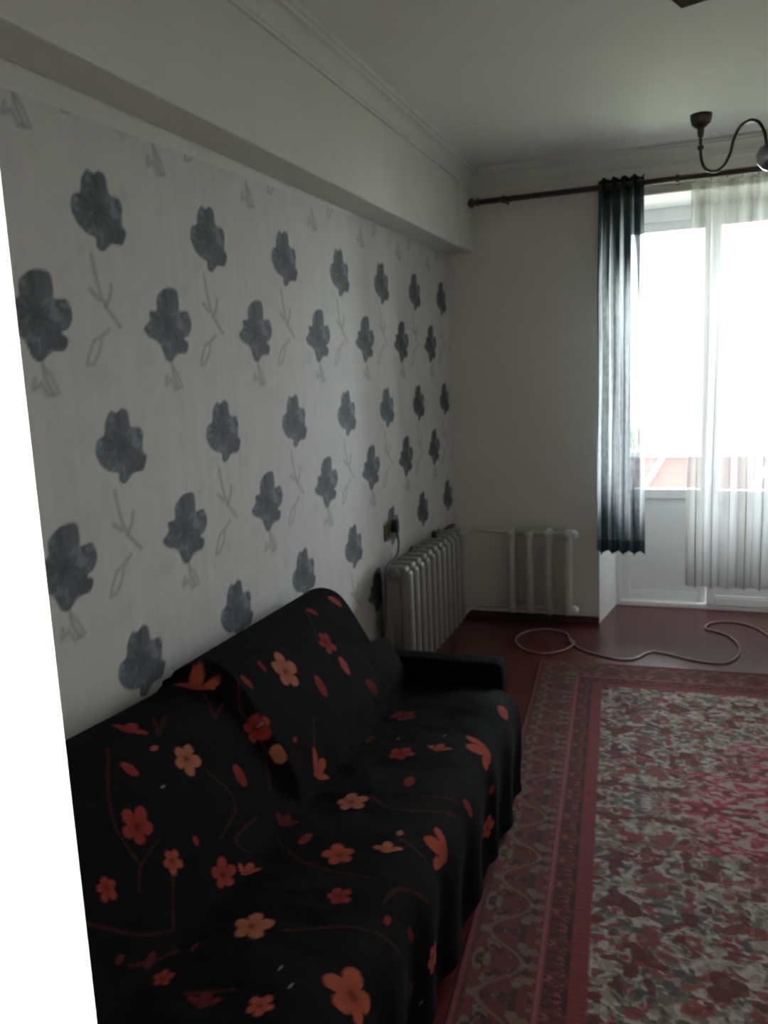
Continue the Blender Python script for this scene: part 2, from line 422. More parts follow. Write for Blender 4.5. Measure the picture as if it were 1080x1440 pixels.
# ------------------------------------------------------------------ rug
RL0 = np.array([0.690, 4.455]); ru = np.array([-0.080, 0.9968]); rv = np.array([0.9992, 0.040]); RW, RLn = 2.0, 2.98
na, nb = 390, 580
aa = np.linspace(0, RW, na)[:, None] * np.ones((1, nb)); bb = np.ones((na, 1)) * np.linspace(0, RLn, nb)[None, :]
XY = RL0 + aa[..., None] * rv - bb[..., None] * ru
def rug_print(a, b):
    dx = np.minimum(a, RW - a); dy = np.minimum(b, RLn - b); d = np.minimum(dx, dy)
    side = dx < dy; s = np.where(side, np.minimum(b, RLn - b), np.minimum(a, RW - a))     # along the border
    A = np.abs(a - RW / 2); B = np.abs(b - RLn / 2)
    # field: symmetric leafy mottling
    wx = A + 0.03 * (fbm(A * 14, B * 14, 31) - 0.5); wy = B + 0.03 * (fbm(A * 14, B * 14, 41) - 0.5)
    n1 = fbm(wx * 30, wy * 36, 1, 2); n2 = fbm(wx * 38 + 9, wy * 44, 2, 2); n3 = fbm(wx * 27 + 3, wy * 31, 7, 2); n4 = fbm(wx * 55, wy * 62, 12, 2); n5 = fbm(wx * 22 + 40, wy * 25, 17, 2)
    open_ = sstep(0.95, 0.55, A / 0.66 * 0.6 + B / 1.14 * 0.6)                       # the ground is barer towards the middle
    c = np.ones(a.shape + (3,)) * np.array([0.225, 0.180, 0.150])
    c = mixc(c, (0.34, 0.285, 0.260), sstep(0.47, 0.58, n4))
    c = mixc(c, (0.105, 0.090, 0.066), sstep(0.53 + 0.05 * open_, 0.60 + 0.05 * open_, n1) * 0.9)
    c = mixc(c, (0.055, 0.052, 0.048), sstep(0.60 + 0.05 * open_, 0.66 + 0.05 * open_, n2) * 0.9)
    c = mixc(c, (0.170, 0.034, 0.034), sstep(0.58 + 0.02 * open_, 0.64, n3) * 0.9)
    c = mixc(c, (0.085, 0.018, 0.018), sstep(0.62, 0.66, n5) * 0.9)
    c = mixc(c, (0.30, 0.275, 0.225), 0.6 * sstep(0.022, 0.008, np.abs(n5 - 0.55)))     # pale tracery round the leaves
    for cx, cy, rr in ((0.50, 0.30, 0.055), (0.22, 0.72, 0.06), (0.52, 0.83, 0.055)):
        th = np.arctan2(B - cy, A - cx); r = np.hypot(A - cx, B - cy)
        k = np.round(th / (2 * np.pi / 8)) * 2 * np.pi / 8
        dd = np.hypot(A - cx - rr * np.cos(k), B - cy - rr * np.sin(k))
        c = mixc(c, (0.20, 0.035, 0.030), sstep(0.014, 0.009, dd))
    md = A / 0.46 + B / 0.60 + 0.9 * (fbm(A * 11, B * 11, 51, 3) - 0.5)
    mm_ = sstep(1.12, 0.86, md)
    rc = mixc(np.ones(a.shape + (3,)) * np.array([0.26, 0.030, 0.048]), (0.30, 0.16, 0.15), sstep(0.55, 0.63, n4))
    rc = mixc(rc, (0.12, 0.020, 0.026), sstep(0.55, 0.62, n1)); rc = mixc(rc, (0.28, 0.22, 0.19), sstep(0.60, 0.66, n3))
    c = c * (1 - mm_[..., None]) + rc * mm_[..., None]
    # borders, from the field outwards
    def band(d0, d1, col): 
        nonlocal c; mk = sstep(d0 - 0.002, d0 + 0.002, d) * sstep(d1 + 0.002, d1 - 0.002, d); 
        c = c * (1 - mk[..., None]) + (col if np.ndim(col) == 3 else np.ones(a.shape + (3,)) * np.array(col)) * mk[..., None]
    tick = sstep(-0.2, 0.2, np.sin(s * 2 * np.pi / 0.022))
    red = mixc(np.ones(a.shape + (3,)) * np.array([0.175, 0.026, 0.028]), (0.11, 0.024, 0.024), tick * 0.5)
    band(0.295, 0.345, red)
    inner = np.ones(a.shape + (3,)) * np.array([0.080, 0.015, 0.015])
    inner = mixc(inner, (0.20, 0.05, 0.045), sstep(0.56, 0.62, fbm(np.abs(np.mod(s, 0.14) - 0.07) * 55, d * 45, 61, 2)))
    inner = mixc(inner, (0.04, 0.014, 0.014), sstep(0.6, 0.64, fbm(np.abs(np.mod(s, 0.14) - 0.07) * 55 + 20, d * 45, 67, 2)))
    band(0.228, 0.297, inner)
    band(0.206, 0.230, (0.18, 0.030, 0.032)); band(0.213, 0.221, (0.21, 0.085, 0.075))
    sm = np.abs(np.mod(s, 0.26) - 0.13)
    outer = np.ones(a.shape + (3,)) * np.array([0.105, 0.022, 0.020])
    o1 = fbm(sm * 40, d * 44, 71, 3)
    outer = mixc(outer, (0.16, 0.125, 0.085), sstep(0.50, 0.60, o1) * 0.6)
    outer = mixc(outer, (0.05, 0.018, 0.017), sstep(0.58, 0.62, fbm(sm * 34 + 15, d * 38, 77, 2)))
    scroll = np.abs(d - 0.115 - 0.055 * np.cos(s * 2 * np.pi / 0.26))
    outer = mixc(outer, (0.24, 0.20, 0.15), sstep(0.012, 0.004, scroll) * 0.28)
    band(0.022, 0.207, outer)
    band(-0.01, 0.022, (0.16, 0.028, 0.028)); band(0.020, 0.030, (0.06, 0.016, 0.016))
    fine = vnoise(a * 160, b * 160, 5)
    return c * (0.85 + 0.3 * fine)[..., None]
zz_ = 0.010 + 0.003 * fbm(aa * 3, bb * 3, 90)
edge = np.minimum(np.minimum(aa, RW - aa), np.minimum(bb, RLn - bb)); zz_ = np.where(edge < 1e-6, 0.001, zz_)
rug = link('rug', grid_mesh('rug', np.dstack([XY, zz_]), rug_print(aa, bb)), M['rug'])
tag(rug, 'red bordered oriental rug with mottled beige field and red medallion on the floor', 'rug')

# ------------------------------------------------------------------ sofa
SY0, SY1 = 0.95, 2.90
sofa = empty('sofa', (0.45, 1.95, 0)); tag(sofa, 'low black sofa with floral backrest standing against the flowered wallpaper', 'sofa')
def sb(nm, lo, hi, mat, bev=0.02, seg=3):
    o = box(nm, lo, hi, mat, sofa, bev, seg, True); o.location = -sofa.location; return o
sb('base', (0.10, SY0 + 0.02, 0.07), (0.82, SY1 - 0.02, 0.24), M['black'])
sb('seat', (0.30, SY0, 0.23), (0.845, SY1 - 0.02, 0.405), M['black'], 0.04)
sb('armrest', (0.20, SY1, 0.07), (0.815, SY1 + 0.12, 0.535), M['black'], 0.025)
for lx in (0.16, 0.76):
    for ly in (SY0 + 0.1, SY1 - 0.08):
        o = lathe('leg', [(0.02, 0.0), (0.026, 0.03), (0.03, 0.072)], M['legwood'], sofa, (lx, ly, 0), 12); o.location = -sofa.location

def cushion_profile():      # backrest cross-section, from behind the top, over it and down the front
    return spline([(0.035, 0.60), (0.035, 0.72), (0.06, 0.795), (0.12, 0.822), (0.185, 0.812), (0.235, 0.765), (0.30, 0.66), (0.37, 0.54), (0.42, 0.42), (0.425, 0.36)], 12)
def back_cushion(y0, y1, dz, printed):
    pr = np.array(cushion_profile()); n = len(pr)
    ys = np.concatenate([[y0, y0 + 0.004], np.linspace(y0 + 0.015, y1 - 0.015, 150), [y1 - 0.004, y1]])
    ins = np.interp(ys, [y0, y0 + 0.004, y0 + 0.015, y1 - 0.015, y1 - 0.004, y1], [0.018, 0.008, 0, 0, 0.008, 0.018])
    cx, cz = 0.17, 0.55
    Pt = np.zeros((len(ys), n, 3))
    for i, y in enumerate(ys):
        q = pr.copy(); q[:, 1] += dz; v = q - [cx, cz]; L = np.linalg.norm(v, axis=1, keepdims=True); q = q - v / L * ins[i]
        Pt[i, :, 0] = q[:, 0]; Pt[i, :, 1] = y; Pt[i, :, 2] = q[:, 1]
    return Pt

# ----- print of the floral cloth: motifs given in photo pixels, laid on the cloth
RED = (0.21, 0.026, 0.020); SAL = (0.32, 0.10, 0.058); ORA = (0.28, 0.055, 0.030); DIM = (0.085, 0.014, 0.011); PNK = (0.28, 0.055, 0.050)
MOT = [  # x, y, radius px, kind (5 = blossom, 1 = bud), angle, colour
 (274, 967, 24, 3, 0.3, ORA), (180, 1027, 20, 3, 0.2, RED), (216, 1052, 8, 1, 0, PNK), (180, 1083, 15, 1, 1.9, RED), (261, 1068, 24, 5, 0.3, SAL),
 (400, 946, 25, 5, 0.6, SAL), (346, 959, 11, 1, 1.8, RED), (367, 937, 8, 1, 1.5, RED), (359, 1023, 20, 5, 0, RED), (392, 1059, 14, 1, 1.6, SAL),
 (336, 1091, 17, 1, 1.5, RED), (413, 1040, 6, 1, 0, RED), (450, 965, 17, 1, 1.5, RED), (484, 937, 14, 1, 1.5, PNK), (458, 904, 17, 5, 0.2, RED),
 (440, 860, 10, 1, 2.2, RED), (472, 845, 12, 1, 2.0, ORA), (523, 967, 17, 1, 2.3, DIM), (445, 1085, 25, 3, 0.1, ORA), (494, 1129, 22, 5, 0.2, SAL),
 (564, 1061, 18, 5, 0.5, RED), (617, 1055, 14, 3, 0, ORA), (680, 1057, 24, 3, 2.3, ORA), (707, 1003, 14, 1, 0, PNK), (566, 1008, 18, 5, 0.4, DIM),
 (520, 1041, 12, 1, 0, DIM), (575, 1101, 14, 1, 0.2, RED), (400, 1158, 19, 3, 0.2, DIM), (430, 1181, 14, 1, 0, RED), (191, 1164, 27, 5, 0.9, RED),
 (241, 1210, 17, 5, 0.2, ORA), (273, 1182, 8, 1, 1.5, RED), (148, 1250, 16, 5, 0, RED), (312, 1233, 25, 5, 0.5, RED), (345, 1228, 18, 3, 0.2, ORA),
 (353, 1305, 27, 5, 0.1, SAL), (476, 1204, 22, 5, 0.9, ORA), (545, 1196, 16, 3, 0.3, SAL), (562, 1174, 7, 1, 0, SAL), (476, 1262, 17, 5, 0.3, RED),
 (545, 1295, 9, 1, 0, RED), (576, 1314, 14, 1, 2.0, DIM), (620, 1200, 28, 3, 1.9, ORA), (607, 1345, 20, 5, 0.3, ORA), (683, 1163, 16, 5, 0.6, ORA),
 (658, 1138, 14, 1, 1.9, RED), (229, 1377, 16, 5, 0.2, RED), (287, 1412, 20, 3, 0.2, DIM), (365, 1418, 20, 5, 0.5, ORA), (494, 1402, 38, 5, 0.8, ORA),
 (208, 1352, 14, 1, 0.4, DIM), (274, 1334, 9, 1, 0, DIM), (166, 1350, 9, 1, 0, DIM), (575, 1392, 14, 1, 1.6, DIM), (690, 1110, 10, 1, 0, RED)]
STEM = [[(150, 1055), (150, 1110), (165, 1170), (195, 1215)], [(195, 1255), (197, 1218), (222, 1180)], [(330, 950), (336, 1000), (372, 1050), (378, 1110)],
        [(283, 975), (300, 1012)], [(300, 1012), (312, 990)], [(215, 1010), (222, 1035)], [(222, 1035), (232, 1008)], [(390, 1180), (430, 1216), (520, 1235)],
        [(400, 1310), (470, 1306), (560, 1345)], [(520, 1120), (560, 1140), (640, 1150)], [(240, 1210), (240, 1310)], [(120, 1300), (190, 1315), (240, 1310)],
        [(595, 1120), (640, 1128)], [(290, 1085), (330, 1130), (310, 1180)], [(430, 860), (447, 900)], [(600, 1270), (560, 1250), (540, 1270)], [(440, 1010), (440, 1060)],
        [(180, 1360), (250, 1340)], [(560, 1180), (600, 1215)], [(360, 1150), (330, 1180), (350, 1200)], [(260, 1400), (330, 1395)]]
SPECK = [(228, 1107), (395, 1362), (408, 1388), (590, 1408), (560, 1040), (626, 1036), (366, 1018)]
def floral(P, uu, vv):
    """colours for a cloth grid P with flat cloth coordinates uu, vv (metres)"""
    px, dep = project(P.reshape(-1, 3)); px = px.reshape(P.shape[:2] + (2,)); dep = dep.reshape(P.shape[:2])
    c = np.ones(P.shape) * np.array([0.0055, 0.0045, 0.0045]) * (0.7 + 0.6 * fbm(uu * 12, vv * 12, 3))[..., None]
    def at(q):
        d2 = (px[..., 0] - q[0]) ** 2 + (px[..., 1] - q[1]) ** 2
        i = np.unravel_index(np.argmin(d2 + dep * 2.0), d2.shape)
        return (None if d2[i] > 140 else (uu[i], vv[i], dep[i]))
    wob = 0.006 * (fbm(uu * 30, vv * 30, 8) - 0.5)
    for L in STEM:
        pts = [at(q) for q in L]
        if any(p is None for p in pts): continue
        sp = spline([p[:2] for p in pts], 5)
        c = mixc(c, (0.055, 0.014, 0.009), 0.8 * sstep(0.0055, 0.0022, seg_d(uu, vv, sp) + wob))
    for (x, y, r, k, ang, col) in MOT:
        p = at((x, y))
        if p is None: continue
        R = r * p[2] / FPX; a = uu - p[0]; b = vv - p[1]
        if k == 5:
            rr = np.hypot(a, b); th = np.arctan2(b, a) + ang * 2
            lob = R * (0.52 + 0.62 * np.abs(np.cos(2.5 * th)) ** 0.7 * (0.8 + 0.2 * np.sin(th + ang)))
            mk = sstep(0.004, -0.003, rr - lob + wob)
            c = mixc(c, np.array(col), mk); c = mixc(c, np.array(col) * 1.45 + 0.01, mk * sstep(0.35, 0.9, rr / R) * 0.55)
            c = mixc(c, np.array(col) * 0.45, mk * sstep(0.30 * R, 0.12 * R, rr))
        elif k == 3:                                   # blossom seen from the side: a fan of petals
            ca, sa = math.cos(ang), math.sin(ang); q1 = a * ca - b * sa + R * 0.5; q2 = a * sa + b * ca
            rr = np.hypot(q1, q2); th = np.arctan2(q2, q1)
            lob = R * 1.55 * (0.45 + 0.55 * np.abs(np.cos(3.2 * th)) ** 0.6) * sstep(1.25, 0.95, np.abs(th))
            mk = sstep(0.004, -0.003, rr - lob + wob)
            c = mixc(c, np.array(col), mk); c = mixc(c, np.array(col) * 1.5, mk * sstep(0.5, 1.3, rr / R) * 0.5)
        else:
            ca, sa = math.cos(ang), math.sin(ang); q1 = (a * ca - b * sa) / R; q2 = (a * sa + b * ca) / (R * 0.55)
            mk = sstep(1.08, 0.9, np.hypot(q1, q2) + wob * 20)
            c = mixc(c, np.array(col), mk); c = mixc(c, np.array(col) * 1.5, mk * sstep(0.1, 0.9, q1) * 0.4)
    for q in SPECK:
        p = at(q)
        if p: c = mixc(c, (0.22, 0.22, 0.23), sstep(0.008, 0.004, np.hypot((uu - p[0]) * 1.0, (vv - p[1]) * 1.6)))
    return c

def close_ends(me, n, mm):
    """caps the two open ends and the open bottom of a swept profile grid"""
    bm = bmesh.new(); bm.from_mesh(me); bm.verts.ensure_lookup_table()
    bm.faces.new([bm.verts[i] for i in range(mm)][::-1]); bm.faces.new([bm.verts[(n - 1) * mm + i] for i in range(mm)])
    for i in range(n - 1):
        bm.faces.new((bm.verts[i * mm + mm - 1], bm.verts[(i + 1) * mm + mm - 1], bm.verts[(i + 1) * mm], bm.verts[i * mm]))
    bm.to_mesh(me); bm.free()
for (y0, y1, dz, pr_) in ((SY0, 1.895, -0.068, False), (1.915, SY1 - 0.06, 0.0, True)):
    Pt = back_cushion(y0, y1, dz, pr_); n, mm_n = Pt.shape[:2]
    vv = np.concatenate([[0], np.cumsum(np.linalg.norm(np.diff(Pt[n // 2], axis=0), axis=1))])[None, :] * np.ones((n, 1)); uu = Pt[..., 1]
    col = floral(Pt, uu, vv); pl_ = sstep(0.215, 0.225, Pt[..., 0])[..., None]
    endp = sstep(2.35, 2.5, Pt[..., 1])[..., None]; pl_ = np.maximum(pl_, endp)
    col = col * pl_ + np.array([0.006, 0.0055, 0.006]) * (1 - pl_)
    me = grid_mesh('back_cushion', Pt, col); close_ends(me, n, mm_n)
    o = link('back_cushion', me, M['throw'], sofa); o.location = -sofa.location

# the throw: over the near back cushion, down the backrest, over the seat, down the front
nu, nv = 340, 320
ys = np.linspace(SY0 - 0.01, SY1 - 0.022, nu)
full = np.array(spline([(0.020, 0.66), (0.022, 0.72), (0.05, 0.775), (0.115, 0.803), (0.19, 0.798), (0.250, 0.755), (0.315, 0.66), (0.385, 0.545), (0.428, 0.455), (0.475, 0.428),
                        (0.56, 0.432), (0.70, 0.436), (0.80, 0.432), (0.855, 0.405), (0.876, 0.34), (0.874, 0.22), (0.868, 0.11), (0.872, 0.032)], 16))
arc = np.concatenate([[0], np.cumsum(np.linalg.norm(np.diff(full, axis=0), axis=1))]); LT = arc[-1]
vtop = np.interp(ys, [SY0, 1.885, 1.915, 2.05, 2.30, 2.60, 2.90], [0.0, 0.02, 0.23, 0.27, 0.35, 0.46, 0.52])
vbot = LT - 0.012 * (1 + np.sin(ys * 9)) - 0.01 * fbm(ys * 8, ys * 0, 4)
T = np.linspace(0, 1, nv)[None, :]; VV = LT * T * np.ones((nu, 1)); VV = np.minimum(VV, vbot[:, None] + 0.03 * (VV - LT)); UU = ys[:, None] * np.ones((1, nv))
X = np.interp(VV, arc, full[:, 0]); Zc = np.interp(VV, arc, full[:, 1])
dX = np.gradient(full[:, 0], arc); dZ = np.gradient(full[:, 1], arc)
nx = -np.interp(VV, arc, dZ); nzv = np.interp(VV, arc, dX)                       # outward normal of the profile
ln = np.hypot(nx, nzv) + 1e-9; nx = -(-nx) / ln; nzv = nzv / ln
onfar = sstep(1.89, 1.93, UU) * sstep(0.75, 0.60, VV)                              # lies a little higher over the far cushion
UU2 = UU - 0.036 * sstep(2.5, 2.878, UU) * sstep(0.72, 0.58, VV)
wr = 0.012 * fbm(UU * 4 + VV * 3, VV * 5 - UU * 2, 14) + 0.007 * fbm(UU * 11, VV * 9, 15)
seatz = sstep(0.62, 0.70, VV) * sstep(1.12, 1.02, VV)
front = sstep(1.10, 1.2, VV)
off = 0.004 + wr * (0.6 + 0.6 * seatz) + 0.012 * front * np.sin(UU * 26 + 2 * fbm(UU * 3, VV, 2)) * (0.3 + 0.7 * sstep(1.15, 1.45, VV)) + 0.030 * onfar
hump = 0.02 * np.exp(-((UU - 2.72) / 0.12) ** 2) * sstep(0.86, 1.0, VV) * sstep(1.2, 1.08, VV)
X = X + nx * off; Zc = Zc + nzv * (off + hump); X = np.maximum(X, 0.012); Zc = np.maximum(Zc, 0.018)
Zc = Zc - 0.03 * sstep(1.2, 1.88, UU) * (1 - sstep(1.89, 1.93, UU)) * sstep(0.45, 0.25, VV)
Pt = np.stack([X, UU2, Zc], -1)
Pt[..., 2] = np.maximum(Pt[..., 2], 0.018)
th = link('floral_throw', grid_mesh('floral_throw', Pt, floral(Pt, UU, VV), keep=VV >= vtop[:, None]), M['throw'])
md = th.modifiers.new('thickness', 'SOLIDIFY'); md.thickness = 0.004; md.offset = -1
tag(th, 'black throw printed with red and orange blossoms draped over the sofa seat', 'throw blanket')

# ------------------------------------------------------------------ radiators
def section_mesh(name, width, depth, z0, z1, web):
    """one cast-iron section; run along local x, depth along local y (front at y = 0)"""
    bm = bmesh.new(); w = width / 2; cd_ = depth * 0.40
    bm_box(bm, (-w, 0, z0 + 0.02), (w, cd_, z1 - 0.02), min(w, cd_ / 2) * 0.7, 3)
    bm_box(bm, (-w, depth - cd_, z0 + 0.02), (w, depth, z1 - 0.02), min(w, cd_ / 2) * 0.7, 3)
    bm_box(bm, (-web / 2, cd_ * 0.5, z0 + 0.03), (web / 2, depth - cd_ * 0.5, z1 - 0.03))
    for z in (z0 + 0.03, z1 - 0.03):
        bm_box(bm, (-w * 1.02, depth * 0.12, z - 0.03), (w * 1.02, depth * 0.88, z + 0.03), 0.016, 3)
    return mesh_of(bm, name, True)
def radiator(name, origin, rotz, n, pitch, width, depth, z0, z1, web, mat, label, hub_r):
    e = empty(name, origin); e.rotation_euler = (0, 0, rotz); tag(e, label, 'radiator', None)
    me = section_mesh('section', width, depth, z0, z1, web); me.materials.append(mat)
    for k in range(n):
        o = bpy.data.objects.new('section', me); C.objects.link(o); o.parent = e; o.location = (pitch * (k + 0.5), 0, 0)
    for z in (z0 + 0.03, z1 - 0.03):
        tube('nipple_pipe', [(pitch * 0.5, depth / 2, z), (pitch * (n - 0.5), depth / 2, z)], hub_r, mat, e, 14)
    return e
rl = radiator('radiator', (0.205, 3.655, 0), math.radians(90), 11, 0.0965, 0.072, 0.155, 0.125, 0.705, 0.055, M['iron'],
              'long cream cast-iron radiator on the flowered wall beyond the sofa', 0.026)
for z in (0.155, 0.675):
    lathe('end_plug', [(0.022, 0), (0.03, 0.004), (0.03, 0.018), (0.018, 0.024)], M['iron'], rl, (-0.012, 0.078, z), 12, 'X')
for k in (1.0, 9.0):
    for z in (0.19, 0.65):
        box('bracket', (k * 0.0965 - 0.008, 0.14, z - 0.015), (k * 0.0965 + 0.008, 0.2000, z + 0.005), M['brass'], rl, 0.002)
lathe('air_valve', [(0.012, 0), (0.016, 0.006), (0.016, 0.028), (0.009, 0.042)], M['blackplastic'], rl, (0.76, 0.10, 0.70), 12)
box('bracket', (1.01, 0.09, 0.695), (1.16, 0.115, 0.712), M['blackplastic'], rl, 0.004)

rr = radiator('radiator', (0.352, D - 0.185, 0), 0, 4, 0.1165, 0.044, 0.13, 0.085, 0.632, 0.012, M['irongrey'],
              'narrow four-column cream radiator on the plain wall beside the balcony door', 0.017)
for k in range(4):
    for z in (0.602,):
        lathe('hub', [(0.004, -0.026), (0.014, -0.022), (0.022, -0.01), (0.023, 0.004), (0.018, 0.018), (0.004, 0.026)], M['irongrey'], rr, (0.1165 * (k + 0.5), 0.0, z + 0.004), 14, 'Y')
for z in (0.115, 0.602):
    lathe('end_plug', [(0.02, 0), (0.028, 0.006), (0.028, 0.022), (0.016, 0.04)], M['white'], rr, (0.1165 * 3.5 + 0.022, 0.065, z), 14, 'X')
for z in (0.15, 0.56):
    for k in (0.5, 3.5):
        box('bracket', (k * 0.1165 - 0.008, 0.12, z), (k * 0.1165 + 0.008, 0.186, z + 0.02), M['brass'], rr, 0.002)
pp = empty('heating_pipe', (0.1, D - 0.12, 0)); tag(pp, 'thin painted heating pipes running from the corner to the narrow radiator', 'pipe')
def pipe(pts):
    o = tube('pipe', pts, 0.011, M['irongrey'], pp, 10); o.location = -pp.location
pipe(spline([(0.127, 4.715, 0.62), (0.127, 4.95, 0.62), (0.135, 5.06, 0.618), (0.17, D - 0.12, 0.614), (0.26, D - 0.12, 0.610), (0.384, D - 0.12, 0.604)], 6))
pipe(spline([(0.127, 4.715, 0.10), (0.127, 4.95, 0.10), (0.135, 5.06, 0.102), (0.17, D - 0.12, 0.106), (0.26, D - 0.12, 0.11), (0.384, D - 0.12, 0.115)], 6))

# ------------------------------------------------------------------ socket, plug and cord
so = empty('wall_socket', (0.003, 3.917, 0.83)); tag(so, 'yellowed square wall socket on the flowered wallpaper above the long radiator', 'socket')
box('plate', (0, -0.043, -0.043), (0.012, 0.043, 0.043), M['socket'], so, 0.004)
lathe('rim', [(0.024, 0.010), (0.026, 0.018), (0.022, 0.020)], M['socket'], so, (0, 0, 0), 18, 'X')
pg = empty('power_cord', (0.03, 3.93, 0.86)); tag(pg, 'dark plug and cord hanging from the wall socket past the radiator end', 'cord')
o = box('plug', (0.024, 3.915, 0.825), (0.062, 3.962, 0.895), M['blackplastic'], pg, 0.012, 3, True); o.location = -pg.location
o = tube('cord', spline([(0.05, 3.94, 0.83), (0.06, 3.935, 0.77), (0.075, 3.86, 0.722), (0.09, 3.70, 0.715), (0.10, 3.615, 0.68), (0.105, 3.595, 0.58), (0.10, 3.57, 0.40), (0.085, 3.53, 0.2), (0.08, 3.47, 0.03), (0.07, 3.30, 0.012), (0.07, 3.1, 0.010)], 8), 0.006, M['cordblue'], pg, 8); o.location = -pg.location

# ------------------------------------------------------------------ curtain rod and curtains
YR, ZR = D - 0.12, 2.637
cr = empty('curtain_rod', (1.7, YR, ZR)); tag(cr, 'dark brown wooden curtain rod with turned finial under the cornice', 'curtain rod')
def cp(o): o.location = -cr.location; return o
cp(tube('rod', [(0.25, YR, ZR), (3.30, YR, ZR)], 0.017, M['rodwood'], cr, 14))
for x, s in ((0.25, -1), (3.30, 1)):
    pr = [(0.017, 0.0), (0.024, 0.004), (0.024, 0.014), (0.017, 0.02), (0.017, 0.03), (0.027, 0.038), (0.029, 0.05), (0.020, 0.066), (0.006, 0.072)]
    cp(lathe('finial', [(r, s * z) for r, z in pr], M['rodwood'], cr, (x, YR, ZR), 16, 'X'))
for x in (0.40, 1.38, 3.10):
    cp(box('bracket', (x - 0.01, YR + 0.012, ZR - 0.012), (x + 0.01, D, ZR + 0.012), M['rodwood'], cr, 0.004))
    cp(lathe('bracket_ring', [(0.018, -0.012), (0.023, -0.008), (0.023, 0.008), (0.018, 0.012)], M['rodwood'], cr, (x, YR, ZR), 16, 'X'))

def drape(x0t, x1t, x0b, x1b, zt, zb, folds, amp, n, mz, seed, phase=0.0, hem=0.0):
    s = np.linspace(0, 1, n)[:, None] * np.ones((1, mz)); t = np.ones((n, 1)) * np.linspace(0, 1, mz)[None, :]
    ss = s + 0.018 * (fbm(s * folds * 0.9, t * 2.5, seed) - 0.5)
    ph = 2 * np.pi * folds * ss + phase
    x = (x0t * (1 - t) + x0b * t) * (1 - s) + (x1t * (1 - t) + x1b * t) * s
    x = x + (x1t - x0t) / folds * 0.16 * np.sin(2 * ph) * (0.3 + 0.7 * t) + 0.010 * (fbm(s * 3, t * 4, seed + 3) - 0.5)
    y = YR + amp * (0.75 + 0.5 * fbm(s * folds, t * 1.5, seed + 5)) * np.sin(ph) + 0.008 * np.sin(2.3 * ph + 6 * t)
    z = zt * (1 - t) + zb * t + hem * np.sin(ph) * sstep(0.93, 1.0, t)
    return np.stack([x, y, z], -1), s, t, ph
Pt, s, t, ph = drape(0.945, 1.200, 0.925, 1.212, 2.682, 0.497, 4.5, 0.046, 170, 260, 5, 0.6, 0.008)
z = Pt[..., 2]; st = fbm(s * 26, z * 1.2, 44, 2) - 0.5
dark = sstep(2.02, 2.42, z + 0.50 * st + 0.16 * np.sin(ph + 1) - 0.25 * (s > 0.93) * 0 + 0.35 * sstep(0.10, 0.0, s)) + sstep(0.98, 0.62, z + 0.42 * st + 0.14 * np.sin(ph)) * 0.92 + sstep(0.575, 0.555, z)
dark = np.clip(dark, 0, 1)
wv = 1.02 - 0.56 * sstep(0.46, 0.58, fbm(s * 34, z * 1.0 + 9, 46, 2)) - 0.12 * sstep(0.45, 0.6, fbm(s * 60, z * 40, 47, 2))
col = np.array([0.74, 0.76, 0.78]) * (wv * (1 - dark))[..., None] + np.array([0.022, 0.034, 0.044]) * dark[..., None]
dk = link('dip_dyed_curtain', grid_mesh('dip_dyed_curtain', Pt, col), M['dip'])
tag(dk, 'gathered curtain dyed dark teal at top and hem, pale grey between', 'curtain')

Pt, s, t, ph = drape(1.452, 2.55, 1.440, 2.60, 2.606, 0.302, 13, 0.030, 330, 180, 8, 0.2)
Pt[..., 1] -= 0.004
wv = 0.86 + 0.14 * fbm(s * 60, t * 3, 71, 2)
col = np.array([0.58, 0.575, 0.565]) * wv[..., None]
col = mixc(col, (0.36, 0.34, 0.315), sstep(0.48, 0.60, fbm(s * 26, t * 0.5, 73, 2)) * 0.8)
lc = link('sheer_curtain', grid_mesh('sheer_curtain', Pt, col), M['pale'])
tag(lc, 'long off-white sheer curtain hanging in soft folds before the balcony doors', 'curtain')

for k in range(14):
    i = int((k + 0.3) / 14 * 329); q = Pt[i, 0]
    bm = bmesh.new(); bm_tube(bm, [(q[0], YR + 0.024 * math.cos(a), ZR + 0.024 * math.sin(a) - 0.006) for a in np.linspace(0, 2 * math.pi, 17)], 0.0022, 6)
    link('curtain_ring', mesh_of(bm, 'curtain_ring', True), M['brass'], lc)

# ------------------------------------------------------------------ chandelier
HX, HY = 1.765, 2.5
ch = empty('chandelier', (HX, HY, H)); tag(ch, 'bronze chandelier with empty cups on curled arms under a dark ceiling board', 'chandelier')
hz = -H
lathe('ceiling_canopy', [(0.065, 0.0), (0.062, -0.012), (0.045, -0.035), (0.014, -0.048)], M['brass'], ch)
tube('down_rod', [(0, 0, -0.045), (0, 0, 2.27 + hz)], 0.008, M['brass'], ch)
lathe('hub', [(0.012, 2.30 + hz), (0.03, 2.28 + hz), (0.035, 2.25 + hz), (0.07, 2.22 + hz), (0.085, 2.195 + hz), (0.07, 2.16 + hz), (0.03, 2.135 + hz), (0.01, 2.10 + hz)], M['steel'], ch, (0, 0, 0), 32)
o = box('ceiling_board', (0.0, -0.80, -0.030), (0.70, 0.0, 0.0), M['boardwood'], ch, 0.005); o.location = (1.417 - HX, 3.226 - HY, 0); o.rotation_euler = (0, 0, math.radians(-20))
path = [(0.06, 2.19), (0.14, 2.185), (0.195, 2.192), (0.219, 2.215), (0.231, 2.25), (0.259, 2.287), (0.305, 2.308), (0.355, 2.305), (0.388, 2.278), (0.405, 2.244), (0.437, 2.216), (0.49, 2.211), (0.545, 2.232), (0.572, 2.268), (0.577, 2.305), (0.577, 2.345)]
base_ang = math.atan2(3.0 - HY, 1.487 - HX)
am = bmesh.new(); bm_tube(am, spline([(a, 0, b + hz) for a, b in path], 6), 0.0048, 10); am = mesh_of(am, 'arm', True); am.materials.append(M['brass'])
